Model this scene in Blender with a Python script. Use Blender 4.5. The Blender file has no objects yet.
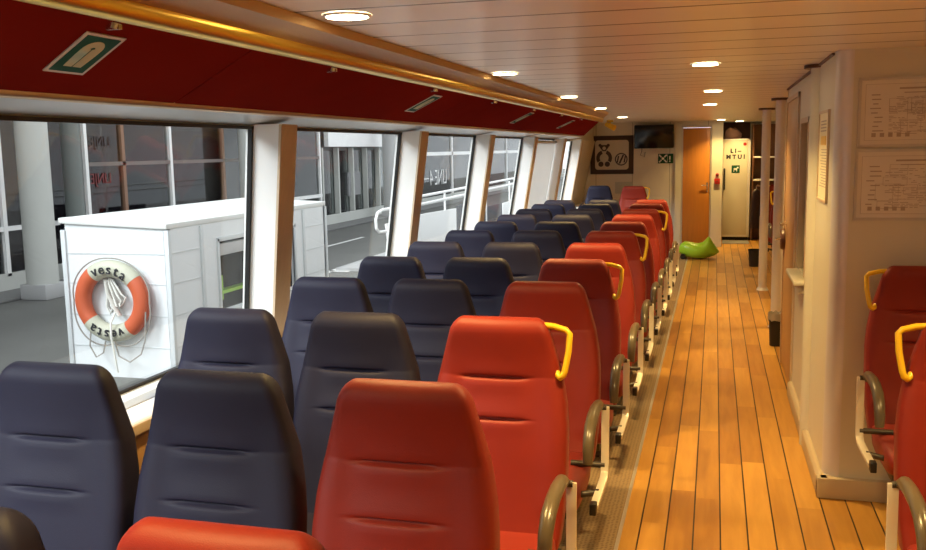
import bpy, bmesh, math, random
from mathutils import Matrix, Vector
random.seed(7)
scene = bpy.context.scene
COL = scene.collection

# ------------------------------------------------------------------ materials
def new_mat(name):
    m = bpy.data.materials.new(name); m.use_nodes = True
    nt = m.node_tree; nt.nodes.clear()
    out = nt.nodes.new('ShaderNodeOutputMaterial')
    return m, nt, out

def N(nt, typ, **kw):
    n = nt.nodes.new(typ)
    for k, v in kw.items():
        if k.startswith('i_'):
            key = k[2:]
            n.inputs[int(key) if key.isdigit() else key.replace('_', ' ')].default_value = v
        else:
            setattr(n, k, v)
    return n

def rgb(c): return (c[0], c[1], c[2], 1.0)

def surf(name, col, rough=.5, metal=0.0, spec=.5, var=.06, scale=8.0, bump=0.0, bscale=200.0, coat=0.0, sheen=0.0, stretch=None):
    """Procedural surface: base colour with soft noise wear, optional fine bump."""
    m, nt, out = new_mat(name)
    b = N(nt, 'ShaderNodeBsdfPrincipled')
    b.inputs['Roughness'].default_value = rough
    b.inputs['Metallic'].default_value = metal
    b.inputs['Specular IOR Level'].default_value = spec
    b.inputs['Coat Weight'].default_value = coat
    b.inputs['Sheen Weight'].default_value = sheen
    tc = N(nt, 'ShaderNodeTexCoord')
    src = tc.outputs['Object']
    if stretch:
        mp = N(nt, 'ShaderNodeMapping'); mp.inputs['Scale'].default_value = stretch
        nt.links.new(src, mp.inputs['Vector']); src = mp.outputs['Vector']
    nz = N(nt, 'ShaderNodeTexNoise'); nz.inputs['Scale'].default_value = scale; nz.inputs['Detail'].default_value = 4
    nt.links.new(src, nz.inputs['Vector'])
    mix = N(nt, 'ShaderNodeMix', data_type='RGBA')
    mix.inputs['A'].default_value = rgb([max(0, c*(1-var)) for c in col])
    mix.inputs['B'].default_value = rgb([min(1, c*(1+var)) for c in col])
    nt.links.new(nz.outputs['Fac'], mix.inputs['Factor'])
    nt.links.new(mix.outputs['Result'], b.inputs['Base Color'])
    if bump:
        n2 = N(nt, 'ShaderNodeTexNoise'); n2.inputs['Scale'].default_value = bscale; n2.inputs['Detail'].default_value = 3
        nt.links.new(src, n2.inputs['Vector'])
        bp = N(nt, 'ShaderNodeBump'); bp.inputs['Strength'].default_value = bump; bp.inputs['Distance'].default_value = .002
        nt.links.new(n2.outputs['Fac'], bp.inputs['Height']); nt.links.new(bp.outputs['Normal'], b.inputs['Normal'])
    nt.links.new(b.outputs[0], out.inputs[0])
    return m

def emit(name, col, strength):
    m, nt, out = new_mat(name)
    e = N(nt, 'ShaderNodeEmission'); e.inputs['Color'].default_value = rgb(col); e.inputs['Strength'].default_value = strength
    nt.links.new(e.outputs[0], out.inputs[0]); return m

def glass(name, tint=(1, 1, 1), gloss=.06, rough=.02):
    m, nt, out = new_mat(name)
    t = N(nt, 'ShaderNodeBsdfTransparent'); t.inputs['Color'].default_value = rgb(tint)
    g = N(nt, 'ShaderNodeBsdfGlossy'); g.inputs['Roughness'].default_value = rough
    fr = N(nt, 'ShaderNodeFresnel'); fr.inputs['IOR'].default_value = 1.45
    ad = N(nt, 'ShaderNodeMath', operation='MULTIPLY'); ad.inputs[1].default_value = gloss/.04
    ad.use_clamp = True
    nt.links.new(fr.outputs[0], ad.inputs[0])
    mx = N(nt, 'ShaderNodeMixShader')
    nt.links.new(ad.outputs[0], mx.inputs[0]); nt.links.new(t.outputs[0], mx.inputs[1]); nt.links.new(g.outputs[0], mx.inputs[2])
    nt.links.new(mx.outputs[0], out.inputs[0]); return m

def plank_mat():
    m, nt, out = new_mat('oiled_deck_planks')
    b = N(nt, 'ShaderNodeBsdfPrincipled'); b.inputs['Roughness'].default_value = .36
    b.inputs['Specular IOR Level'].default_value = .3
    tc = N(nt, 'ShaderNodeTexCoord'); sp = N(nt, 'ShaderNodeSeparateXYZ'); nt.links.new(tc.outputs['Object'], sp.inputs[0])
    def M(op, a, bb=None):
        n = N(nt, 'ShaderNodeMath', operation=op)
        for i, v in enumerate((a, bb)):
            if v is None: continue
            if isinstance(v, (int, float)): n.inputs[i].default_value = v
            else: nt.links.new(v, n.inputs[i])
        return n.outputs[0]
    u = M('DIVIDE', M('ADD', sp.outputs['X'], 10.0 - .062), .1148)
    iu = M('FLOOR', u); fu = M('FRACT', u)
    wn0 = N(nt, 'ShaderNodeTexWhiteNoise', noise_dimensions='1D'); nt.links.new(iu, wn0.inputs['W'])
    v = M('DIVIDE', M('ADD', sp.outputs['Y'], M('MULTIPLY', wn0.outputs['Value'], 3.0)), 1.1)
    iv = M('FLOOR', v)
    cm = N(nt, 'ShaderNodeCombineXYZ'); nt.links.new(iu, cm.inputs[0]); nt.links.new(iv, cm.inputs[1])
    wn = N(nt, 'ShaderNodeTexWhiteNoise', noise_dimensions='2D'); nt.links.new(cm.outputs[0], wn.inputs['Vector'])
    off = M('MULTIPLY', wn.outputs['Value'], 7.0)
    cg = N(nt, 'ShaderNodeCombineXYZ')
    nt.links.new(M('MULTIPLY', sp.outputs['X'], 26.0), cg.inputs[0]); nt.links.new(M('ADD', M('MULTIPLY', sp.outputs['Y'], 2.2), off), cg.inputs[1]); nt.links.new(off, cg.inputs[2])
    gr = N(nt, 'ShaderNodeTexNoise'); gr.inputs['Scale'].default_value = 1.0; gr.inputs['Detail'].default_value = 5; gr.inputs['Distortion'].default_value = .6
    nt.links.new(cg.outputs[0], gr.inputs['Vector'])
    fac = M('ADD', M('MULTIPLY', wn.outputs['Value'], .55), M('MULTIPLY', gr.outputs['Fac'], .55))
    cr = N(nt, 'ShaderNodeValToRGB')
    el = cr.color_ramp.elements
    el[0].position = .12; el[0].color = (.31, .125, .022, 1); el[1].position = .95; el[1].color = (.64, .34, .07, 1)
    e = el.new(.55); e.color = (.48, .235, .042, 1)
    nt.links.new(fac, cr.inputs[0])
    line = M('LESS_THAN', fu, .058)
    mx = N(nt, 'ShaderNodeMix', data_type='RGBA'); nt.links.new(line, mx.inputs['Factor'])
    nt.links.new(cr.outputs[0], mx.inputs['A']); mx.inputs['B'].default_value = (.03, .015, .008, 1)
    nt.links.new(mx.outputs['Result'], b.inputs['Base Color'])
    nt.links.new(b.outputs[0], out.inputs[0]); return m

def stripe_mat(name, col, axis, period, phase, width, linecol, rough, metal=0.0, spec=.5, coat=0.0):
    """Panels separated by thin open joints."""
    m, nt, out = new_mat(name)
    b = N(nt, 'ShaderNodeBsdfPrincipled'); b.inputs['Roughness'].default_value = rough; b.inputs['Metallic'].default_value = metal
    b.inputs['Specular IOR Level'].default_value = spec; b.inputs['Coat Weight'].default_value = coat; b.inputs['Coat Roughness'].default_value = .15
    tc = N(nt, 'ShaderNodeTexCoord'); sp = N(nt, 'ShaderNodeSeparateXYZ'); nt.links.new(tc.outputs['Object'], sp.inputs[0])
    a = N(nt, 'ShaderNodeMath', operation='MULTIPLY_ADD'); a.inputs[1].default_value = 1/period; a.inputs[2].default_value = 100+phase
    nt.links.new(sp.outputs[axis], a.inputs[0])
    f = N(nt, 'ShaderNodeMath', operation='FRACT'); nt.links.new(a.outputs[0], f.inputs[0])
    l = N(nt, 'ShaderNodeMath', operation='LESS_THAN'); l.inputs[1].default_value = width/period; nt.links.new(f.outputs[0], l.inputs[0])
    nz = N(nt, 'ShaderNodeTexNoise'); nz.inputs['Scale'].default_value = 3; nt.links.new(tc.outputs['Object'], nz.inputs['Vector'])
    c0 = N(nt, 'ShaderNodeMix', data_type='RGBA'); nt.links.new(nz.outputs['Fac'], c0.inputs['Factor'])
    c0.inputs['A'].default_value = rgb([c*.96 for c in col]); c0.inputs['B'].default_value = rgb([min(1, c*1.04) for c in col])
    mx = N(nt, 'ShaderNodeMix', data_type='RGBA'); nt.links.new(l.outputs[0], mx.inputs['Factor'])
    nt.links.new(c0.outputs['Result'], mx.inputs['A']); mx.inputs['B'].default_value = rgb(linecol)
    nt.links.new(mx.outputs['Result'], b.inputs['Base Color'])
    nt.links.new(b.outputs[0], out.inputs[0]); return m

def carpet_mat():
    m, nt, out = new_mat('beige_vinyl_carpet')
    b = N(nt, 'ShaderNodeBsdfPrincipled'); b.inputs['Roughness'].default_value = .75
    tc = N(nt, 'ShaderNodeTexCoord')
    vo = N(nt, 'ShaderNodeTexVoronoi'); vo.inputs['Scale'].default_value = 55; vo.inputs['Randomness'].default_value = .25
    nt.links.new(tc.outputs['Object'], vo.inputs['Vector'])
    cr = N(nt, 'ShaderNodeValToRGB'); cr.color_ramp.elements[0].position = .15; cr.color_ramp.elements[0].color = (.17, .105, .05, 1)
    cr.color_ramp.elements[1].position = .45; cr.color_ramp.elements[1].color = (.30, .20, .10, 1)
    nt.links.new(vo.outputs['Distance'], cr.inputs[0]); nt.links.new(cr.outputs[0], b.inputs['Base Color'])
    nt.links.new(b.outputs[0], out.inputs[0]); return m

M = {}
M['planks'] = plank_mat()
M['carpet'] = carpet_mat()
M['ceiling'] = stripe_mat('ceiling_strips', (.87, .86, .82), 'Y', .333, -.82, .018, (.10, .07, .045), .30, 0, .5)
M['red'] = surf('red_seat_fabric', (.235, .017, .007), .52, spec=.35, var=.10, bump=.25, bscale=500, sheen=.03)
M['navy'] = surf('navy_seat_fabric', (.0135, .013, .031), .6, spec=.25, var=.12, bump=.25, bscale=500)
M['pad'] = surf('grey_armrest_vinyl', (.115, .09, .055), .28, var=.1)
M['chrome'] = surf('brushed_chrome', (.75, .72, .66), .2, 1.0, var=.05)
M['satin'] = surf('satin_cream_metal', (.74, .68, .55), .38, .25)
M['steel_dark'] = surf('dark_seat_frame', (.08, .07, .06), .45, .6)
M['black'] = surf('black_plastic', (.012, .011, .011), .4)
M['yellow'] = surf('yellow_coated_rail', (.80, .50, .015), .33)
M['cream'] = surf('cream_wall_panel', (.66, .625, .50), .42, var=.03, scale=2)
M['cream_lines'] = stripe_mat('cream_boards', (.72, .68, .58), 'X', .62, .19, .012, (.40, .36, .29), .45)
M['whitepaint'] = surf('white_paint', (.82, .82, .80), .4, var=.03)
M['alu'] = surf('silver_aluminium', (.66, .66, .66), .34, .75, var=.05, scale=3)
M['alu_trim'] = surf('aluminium_trim', (.62, .58, .52), .35, .6)
M['gold'] = surf('gold_satin_cornice', (.88, .58, .07), .30, .9, var=.05, scale=3)
M['lip'] = surf('bronze_lip_rail', (.62, .48, .30), .30, .75, var=.05, scale=3)
M['gold_flat'] = surf('tan_cornice_band', (.50, .36, .19), .42, .25, var=.05, scale=3)
M['panelred'] = surf('dark_red_laminate', (.19, .015, .010), .6, spec=0, var=.12, scale=3)
M['woodtrim'] = surf('oak_pillar_laminate', (.60, .47, .32), .45, var=.12, scale=6, stretch=(8, 8, .8))
M['woodpanel'] = surf('oak_wall_panel', (.55, .32, .13), .45, var=.15, scale=6, stretch=(1, 6, .8))
M['doorwood'] = surf('orange_door_veneer', (.54, .21, .032), .38, var=.15, scale=5, stretch=(8, 8, .6))
M['doorwood2'] = surf('brown_door_veneer', (.46, .26, .10), .4, var=.15, scale=5, stretch=(8, 8, .6))
M['glass'] = glass('window_glass', (.97, .985, .985), .004)
M['facglass'] = glass('terminal_glass', (.70, .74, .74), .05)
M['gasket'] = surf('black_gasket', (.01, .01, .01), .5)
M['white'] = surf('white_coated_metal', (.86, .86, .85), .4, var=.02)
M['shedwhite'] = surf('white_shed_board', (.70, .73, .745), .5, var=.04, scale=3)
M['shedframe'] = surf('light_grey_frame', (.56, .59, .60), .45)
M['orange'] = surf('orange_life_ring', (.52, .10, .035), .5, var=.12, scale=5)
M['roofwhite'] = surf('shed_roof_white', (.66, .67, .65), .5, var=.05)
M['ringwhite'] = surf('aged_white_band', (.46, .46, .36), .55, var=.12, scale=6)
M['rope'] = surf('grey_rope', (.30, .28, .25), .8)
M['ropewhite'] = surf('white_rope', (.75, .75, .70), .8)
M['ink'] = surf('black_lettering', (.02, .02, .025), .6)
M['inkgrey'] = surf('grey_print', (.44, .36, .28), .6)
M['inkred'] = surf('red_lettering', (.16, .02, .02), .6)
M['asphalt'] = surf('wet_asphalt', (.125, .125, .115), .6, spec=.3, var=.28, scale=.8, bump=.3, bscale=90)
M['concrete'] = surf('concrete', (.52, .53, .50), .7, var=.1, scale=2)
M['concrete_dark'] = surf('shaded_green_paint', (.16, .18, .17), .6)  # dark grey-green is the paint's own colour
M['paving'] = surf('pale_paving', (.16, .16, .155), .7, var=.1, scale=2)
M['facdark'] = surf('terminal_interior', (.18, .155, .14), .7, var=.3, scale=.6)
M['facgrey'] = surf('terminal_grey_wall', (.26, .26, .265), .6, var=.2, scale=.7)
M['palegrey'] = surf('terminal_pale_screen', (.50, .49, .52), .6, var=.08)  # for the added board that lightens the glass behind the lettering
M['facbrown'] = surf('terminal_brown', (.26, .14, .085), .6, var=.2)
M['facred'] = surf('terminal_red', (.40, .06, .05), .6, var=.2)
M['facyellow'] = surf('terminal_yellow', (.75, .50, .08), .6, var=.1)
M['green_sign'] = surf('green_sign_face', (.014, .085, .045), .6, spec=.05)
M['lumi'] = surf('pale_luminous_print', (.55, .53, .32), .6, spec=.05)
M['signframe'] = surf('pale_sign_border', (.60, .52, .42), .5)
M['paper'] = surf('printed_paper', (.74, .69, .60), .55, var=.05)
M['paper_yellow'] = surf('cream_poster', (.82, .74, .50), .5, var=.05)
M['green'] = surf('lime_green_plastic', (.30, .56, .025), .35, var=.05)
M['brownframe'] = surf('dark_brown_board', (.045, .022, .018), .5)
M['boardcream'] = surf('cream_board', (.62, .56, .44), .5)
M['tv'] = surf('black_screen', (.008, .007, .008), .18)
M['cap'] = surf('dark_brown_cap', (.10, .04, .022), .4)
M['pole'] = surf('grey_pole_cladding', (.70, .66, .63), .35, .1)
M['shelfwood'] = surf('dark_shelf_wood', (.16, .07, .03), .5)
M['pink'] = surf('pink_cloth', (.42, .24, .20), .8)
M['mat'] = surf('grey_door_mat', (.22, .21, .19), .9)
M['redbtn'] = surf('red_plastic', (.42, .02, .015), .4)
M['greynotice'] = surf('grey_notice_plate', (.52, .52, .46), .45)
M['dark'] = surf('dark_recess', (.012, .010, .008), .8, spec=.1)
M['plinth'] = surf('beige_skirting', (.52, .41, .26), .5)
def translucent(name, col):
    m, nt, out = new_mat(name)
    d = N(nt, 'ShaderNodeBsdfDiffuse'); d.inputs['Color'].default_value = rgb(col)
    t = N(nt, 'ShaderNodeBsdfTranslucent'); t.inputs['Color'].default_value = rgb(col)
    mx = N(nt, 'ShaderNodeMixShader'); mx.inputs[0].default_value = .55
    nt.links.new(d.outputs[0], mx.inputs[1]); nt.links.new(t.outputs[0], mx.inputs[2]); nt.links.new(mx.outputs[0], out.inputs[0]); return m
M['blind'] = translucent('white_blind_cloth', (.88, .88, .86))
M['foliage'] = surf('green_plants', (.05, .16, .04), .7, var=.4, scale=20)
M['lamp'] = emit('lamp_glow', (1.0, .76, .42), 40.0)
M['winbag'] = surf('grey_bin_liner', (.30, .25, .20), .35)
M['mesh_dark'] = surf('dark_perforated_panel', (.045, .045, .055), .6)
M['vent'] = surf('grey_vent', (.42, .42, .42), .5)

# ------------------------------------------------------------------ mesh helpers
class MB:
    def __init__(s): s.v = []; s.f = []
    def add(s, v, f):
        o = len(s.v); s.v += [tuple(p) for p in v]; s.f += [tuple(i+o for i in q) for q in f]; return s
    def box(s, x0, x1, y0, y1, z0, z1):
        v = [(x, y, z) for z in (z0, z1) for y in (y0, y1) for x in (x0, x1)]
        return s.add(v, [(0, 2, 3, 1), (4, 5, 7, 6), (0, 1, 5, 4), (2, 6, 7, 3), (0, 4, 6, 2), (1, 3, 7, 5)])
    def hexa(s, p):   # 8 points: bottom 4 ccw, top 4 ccw
        return s.add(p, [(3, 2, 1, 0), (4, 5, 6, 7), (0, 1, 5, 4), (1, 2, 6, 5), (2, 3, 7, 6), (3, 0, 4, 7)])
    def loft(s, rings, closed=True, caps=True):
        n = len(rings[0]); v = [p for r in rings for p in r]; f = []
        for i in range(len(rings)-1):
            for j in range(n if closed else n-1):
                k = (j+1) % n
                f.append((i*n+j, i*n+k, (i+1)*n+k, (i+1)*n+j))
        if caps:
            f.append(tuple(range(n-1, -1, -1))); f.append(tuple((len(rings)-1)*n+j for j in range(n)))
        return s.add(v, f)
    def prism(s, prof, y0, y1):    # profile in (x, z) extruded along y; y0/y1 numbers or functions of the point
        g0 = (lambda p: y0) if not callable(y0) else y0; g1 = (lambda p: y1) if not callable(y1) else y1
        return s.loft([[(p[0], g0(p), p[1]) for p in prof], [(p[0], g1(p), p[1]) for p in prof]])
    def cyl(s, a, b, r0, r1=None, n=16, caps=True):
        r1 = r0 if r1 is None else r1
        a = Vector(a); b = Vector(b); d = (b-a).normalized()
        up = Vector((0, 0, 1)) if abs(d.z) < .9 else Vector((1, 0, 0))
        u = d.cross(up).normalized(); w = d.cross(u)
        R = lambda c, r: [c + u*(r*math.cos(2*math.pi*i/n)) + w*(r*math.sin(2*math.pi*i/n)) for i in range(n)]
        return s.loft([R(a, r0), R(b, r1)], caps=caps)
    def tube(s, pts, r, n=8, closed=False, flat=None):
        pts = [Vector(p) for p in pts]; m = len(pts); rings = []
        prev = None
        for i, p in enumerate(pts):
            a = pts[i-1] if (i > 0 or closed) else p; b = pts[(i+1) % m] if (i < m-1 or closed) else p
            d = (b-a).normalized()
            if prev is None:
                up = Vector((0, 0, 1)) if abs(d.z) < .9 else Vector((1, 0, 0))
                u = d.cross(up).normalized()
            else:
                u = (prev - d*prev.dot(d)).normalized()
            prev = u; w = d.cross(u)
            rr = r[i] if isinstance(r, (list, tuple)) else r
            rings.append([p + u*(rr*math.cos(2*math.pi*k/n)) + w*(rr*(flat or 1)*math.sin(2*math.pi*k/n)) for k in range(n)])
        if closed:
            rings.append(rings[0]); return s.loft(rings, caps=False)
        return s.loft(rings)
    def disc(s, c, r, axis, n=24, h=.004):
        d = Vector((0, 0, 0)); d[axis] = h/2; c = Vector(c)
        return s.cyl(c-d, c+d, r, n=n)
    def build(s, name, m, parent=None, bevel=0.0, smooth=40, seg=2):
        me = bpy.data.meshes.new(name); me.from_pydata(s.v, [], s.f); me.update()
        bm = bmesh.new(); bm.from_mesh(me)
        bmesh.ops.remove_doubles(bm, verts=bm.verts, dist=1e-5)
        bmesh.ops.recalc_face_normals(bm, faces=bm.faces)
        if bevel:
            es = [e for e in bm.edges if len(e.link_faces) == 2 and e.calc_face_angle(0) > .6]
            bmesh.ops.bevel(bm, geom=es, offset=bevel, segments=seg, affect='EDGES', profile=.5, clamp_overlap=True)
        bm.to_mesh(me); bm.free()
        me.polygons.foreach_set('use_smooth', [True]*len(me.polygons))
        me.set_sharp_from_angle(angle=math.radians(smooth))
        me.materials.append(M[m] if isinstance(m, str) else m)
        o = bpy.data.objects.new(name, me); COL.objects.link(o)
        if parent: o.parent = parent
        return o

def thing(name, label, cat, loc=(0, 0, 0), rz=0.0, group=None):
    o = bpy.data.objects.new(name, None); COL.objects.link(o)
    o.location = loc; o.rotation_euler = (0, 0, rz); o.empty_display_size = .1
    o['label'] = label; o['category'] = cat
    if group: o['group'] = group
    return o
def tag(o, label, cat, group=None, kind=None):
    o['label'] = label; o['category'] = cat
    if group: o['group'] = group
    if kind: o['kind'] = kind
    return o
def struct(o, label=None):
    o['kind'] = 'structure'; o['category'] = o.name.split('_')[0].split('.')[0]
    if label: o['label'] = label
    return o
def copy_thing(root, loc, label, group=None, skip=(), mats=None):
    r = root.copy(); COL.objects.link(r); r.location = loc; r['label'] = label
    if group: r['group'] = group
    for ch in list(root.children):
        base = ch.name.split('.')[0]
        if base in skip: continue
        c = ch.copy(); COL.objects.link(c); c.parent = r
        for g in ch.children:
            d = g.copy(); COL.objects.link(d); d.parent = c
    return r
def text_mesh(name, s, size, m, parent, mat4, extrude=.002, align='CENTER', bold=0.0):
    cu = bpy.data.curves.new(name, 'FONT'); cu.body = s; cu.size = size; cu.extrude = extrude; cu.offset = bold; cu.align_x = align; cu.align_y = 'CENTER'
    cu.resolution_u = 3
    t = bpy.data.objects.new(name+'_tmp', cu); COL.objects.link(t)
    dg = bpy.context.evaluated_depsgraph_get(); dg.update()
    me = bpy.data.meshes.new_from_object(t.evaluated_get(dg)); me.transform(mat4)
    bpy.data.objects.remove(t); bpy.data.curves.remove(cu)
    me.materials.clear(); me.materials.append(M[m]); me.name = name
    o = bpy.data.objects.new(name, me); COL.objects.link(o)
    if parent: o.parent = parent
    return o
def axes(origin, xa, ya):
    xa = Vector(xa); ya = Vector(ya); za = xa.cross(ya)
    m = Matrix.Identity(4)
    for i, a in enumerate((xa, ya, za)):
        for k in range(3): m[k][i] = a[k]
    for k in range(3): m[k][3] = origin[k]
    return m

# ------------------------------------------------------------------ camera
f_px = 920.0; W, H = 926, 550; CX, CY = 463, 275; vx, vy, roll = 715, 146, .018; CAM_H = 1.68
v1 = Vector((vx-CX, -(vy-CY), -f_px)); p2 = Vector((vx-CX+1000, -(vy-CY)+1000*roll, -f_px))
dY = v1.normalized(); dZ = v1.cross(p2).normalized()
if dZ.y < 0: dZ = -dZ
dX = dY.cross(dZ)
cam_d = bpy.data.cameras.new('camera'); cam_d.sensor_width = 36; cam_d.lens = f_px*36/W; cam_d.clip_end = 400; cam_d.clip_start = .05
cam = bpy.data.objects.new('camera', cam_d); COL.objects.link(cam); scene.camera = cam
R = Matrix((dX, dY, dZ)).to_4x4()
cam.matrix_world = Matrix.Translation((0, 0, CAM_H)) @ R

# ------------------------------------------------------------------ room shell
ZC = 2.10; YB = 16.0; YN = -4.0; XR = 2.3
KX, KY0, KY1 = .53, 4.55, 7.5        # kiosk block on the right
def gx(z): return -2.25 + (z-.75)*.2222      # inclined glass plane
struct(MB().box(-.373, XR, YN, 18.2, -.06, 0).build('floor', 'planks'), 'orange wooden plank floor with dark seams down the aisle')
struct(MB().box(-2.3, -.373, YN, YB, -.06, .002).build('floor_carpet', 'carpet'), 'beige dotted floor covering under the left seats')
struct(MB().box(-.381, -.365, YN, 15.9, -.001, .006).build('trim_1', 'alu_trim'), 'thin edge strip between planks and carpet')
struct(MB().box(-2.3, XR, YN, 18.2, ZC, ZC+.06).build('ceiling', 'ceiling'), 'ceiling of glossy narrow strips')
# right and near walls
struct(MB().box(XR, XR+.1, YN, 18.2, 0, ZC).build('wall_right', 'cream'))
struct(MB().box(-2.3, XR, YN-.1, YN, 0, ZC).build('wall_front', 'cream'))
# left wall below the windows, sill, hull above the windows
struct(MB().prism([(-1.99, 0), (-1.99, .70), (-2.28, .70), (-2.28, 0)], YN, YB).build('wall_left', 'woodpanel'), 'oak panelled wall under the windows')
sill = MB().prism([(-1.955, .712), (-1.955, .745), (-1.965, .752), (-2.262, .752), (-2.262, .70), (-1.975, .70)], YN, YB).build('trim_2', 'whitepaint')
struct(sill, 'white window sill along the left wall')
struct(MB().prism([(-1.945, .705), (-1.945, .742), (-1.957, .746), (-1.957, .70)], YN, YB).build('trim_3', 'woodtrim', bevel=.004), 'brown wooden edge of the window sill')
vt = thing('sill_vent', 'grey slotted vent set in white window sill', 'vent', (-2.12, 3.02, .752))
MB().box(-.035, .035, -.16, .16, 0, .003).build('frame', 'vent', vt)
sl = MB()
for k in range(7): sl.box(-.027+k*.009-.0025, -.027+k*.009+.0025, -.15, .15, .003, .0042)
sl.build('slots', 'shedframe', vt)
struct(MB().prism([(gx(1.80), 1.80), (gx(1.80)-.03, 2.16), (-2.07, 2.16), (-2.07, 1.80)], YN, YB).build('wall_left_upper', 'cream'))

# windows and pillars
PIL = [-2.24, -.22, 1.80, 3.81, 5.865, 7.85, 9.91, 11.95, 13.55]
SL = -.27     # pillars rake along the hull
def py(y, z): return y + (z-1.785)*SL
zb, zt = .752, 1.812
for i, y in enumerate(PIL):
    w = .165
    pw = MB(); ps = MB()
    def corner(z, off, yy): return (gx(z)+off, py(yy, z), z)
    d = .145
    # white body with an oak face towards the cabin
    pw.hexa([corner(zb, -.03, y), corner(zb, d-.012, y), corner(zb, d-.012, y+w), corner(zb, -.03, y+w),
             corner(zt, -.03, y), corner(zt, d-.012, y), corner(zt, d-.012, y+w), corner(zt, -.03, y+w)])
    o = pw.build('trim_%d' % (4+i), 'whitepaint'); struct(o, 'raked white window pillar with a brown oak face')
    ps.hexa([corner(zb, d-.012, y), corner(zb, d, y), corner(zb, d, y+w), corner(zb, d-.012, y+w),
             corner(zt, d-.012, y), corner(zt, d, y), corner(zt, d, y+w), corner(zt, d-.012, y+w)])
    q = ps.build('pillar_face', 'woodtrim', o)
for i in range(len(PIL)):
    y0 = PIL[i]+.165; y1 = PIL[i+1] if i+1 < len(PIL) else 15.0
    pane = MB().loft([[(gx(z)+e, py(y, z), z) for (e, y) in ((0, y0), (0, y1), (-.008, y1), (-.008, y0))] for z in (zb-.01, 1.812)]).build('window_%d' % (i+1), 'glass')
    struct(pane, 'inclined cabin window pane')
    g = MB(); t = .016
    for (ya, yb_) in ((y0, y0+t), (y1-t, y1)):
        g.loft([[(gx(z)+e, py(y, z), z) for (e, y) in ((.008, ya), (.008, yb_), (-.012, yb_), (-.012, ya))] for z in (zb, 1.806)])
    for (za, zb2) in ((zb, zb+t), (1.806-t*.9, 1.806)):
        g.loft([[(gx(za)+e, py(y, za), za) for (e, y) in ((.009, y0), (.009, y1), (-.012, y1), (-.012, y0))],
                [(gx(zb2)+e, py(y, zb2), zb2) for (e, y) in ((.009, y0), (.009, y1), (-.012, y1), (-.012, y0))]])
    g.build('window_frame', 'gasket', pane)
bl = MB().loft([[(gx(z)+e, py(y, z), z) for (e, y) in ((.03, 10.15), (.03, 11.93), (.024, 11.93), (.024, 10.15))] for z in (zb+.02, 1.77)])
o = thing('roller_blind', 'white roller blind pulled down over the window past the fourth pillar', 'blind', (gx(1.78)+.02, 11, 1.78))
bo = bl.build('blind_cloth', 'blind', o); bo.matrix_parent_inverse = Matrix.Translation((-(gx(1.78)+.02), -11, -1.78))
ro = MB().cyl((gx(1.77)+.035, 10.12, 1.765), (gx(1.77)+.035, 11.92, 1.765), .018).build('roller', 'alu', o); ro.matrix_parent_inverse = bo.matrix_parent_inverse
# end panel of the window wall
struct(MB().loft([[(gx(z)+e, py(y, z), z) for (e, y) in ((.03, 14.35), (.03, YB+.3), (-.03, YB+.3), (-.03, 14.35))] for z in (zb, 1.80)]).build('wall_left_end', 'cream'))

# overhead lockers (one run): soffit, red panels, cornice
def yend(p): return 11.75 + (-1.40-p[0])*3.6
LIFT = .016
lock = thing('overhead_locker', 'long dark red overhead locker run with gold cornice above the windows', 'locker', (-1.7, 4, 1.83+LIFT))
pinv = Matrix.Translation((1.7, -4, -1.83))
def lk(mb, name, m, **k):
    o = mb.build(name, m, lock, **k); o.matrix_parent_inverse = pinv; return o
lk(MB().prism([(-1.22, ZC-.018), (-1.235, ZC-.045), (-1.30, 2.038), (-1.33, 2.02), (-1.40, 2.05), (-2.0, 2.05), (-2.0, ZC-.018)], YN, yend), 'cornice_band', 'gold_flat', smooth=25)
# rounded gold rail
prof = [(-1.362+.040*math.cos(a), 2.016+.036*math.sin(a)) for a in [math.radians(x) for x in range(0, 360, 18)]]
lk(MB().prism(prof, YN, yend), 'cornice_rail', 'gold')
lk(MB().prism([(-1.388, 1.999), (-1.388, 2.004), (-1.41, 2.008), (-1.41, 1.999)], YN, yend), 'edge_strip', 'alu_trim')
seams = [YN, -2.9, -.1, 2.70, 5.5, 8.3, 11.1, 13.6]
for k in range(len(seams)-1):
    a, b = seams[k], seams[k+1]
    e = (lambda p, b=b: min(b-.004, yend(p))) if k == len(seams)-2 else b-.004
    s0 = (lambda p, a=a: a+.004-(p[0]+1.40)*.35); e1 = (lambda p, b=b, kk=k: (b-.004-(p[0]+1.40)*.35) if kk < len(seams)-2 else yend(p))
    pn = MB().prism([(-1.395, 2.002), (-1.80, 1.84), (-1.80, 1.86), (-1.395, 2.022)], s0, e1)
    pn_o = lk(pn, 'locker_panel', 'panelred', bevel=.002)
lk(MB().prism([(-1.42, 2.03), (-1.80, 1.875), (-2.0, 1.86), (-2.0, 2.05)], YN, yend), 'locker_body', 'dark')
# lip
prof = [(-1.812+.019*math.cos(a), 1.842+.019*math.sin(a)) for a in [math.radians(x) for x in range(0, 360, 20)]]
lk(MB().prism(prof, YN, yend), 'lip_rail', 'lip')
lk(MB().prism([(-1.815, 1.826), (-1.99, 1.80), (-2.03, 1.79), (-2.06, 1.79), (-2.06, 1.83), (-1.815, 1.84)], YN, lambda p: 13.3+(-1.8-p[0])*.5), 'soffit', 'alu')
for yy in (.5, 2.02, 3.37, 4.72, 6.1, 7.5, 8.9, 10.3):
    lb = MB().cyl((-1.43, yy, 1.992), (-1.434, yy, 1.978), .018, n=14)
    lb.box(-1.452, -1.414, yy-.007, yy+.007, 1.974, 1.986)
    lk(lb, 'latch', 'chrome')
struct(MB().prism([(-2.005, 1.79), (-2.03, 2.10), (-2.3, 2.10), (-2.3, 1.79)], 13.3, YB).build('wall_left_forward', 'cream'))

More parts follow.
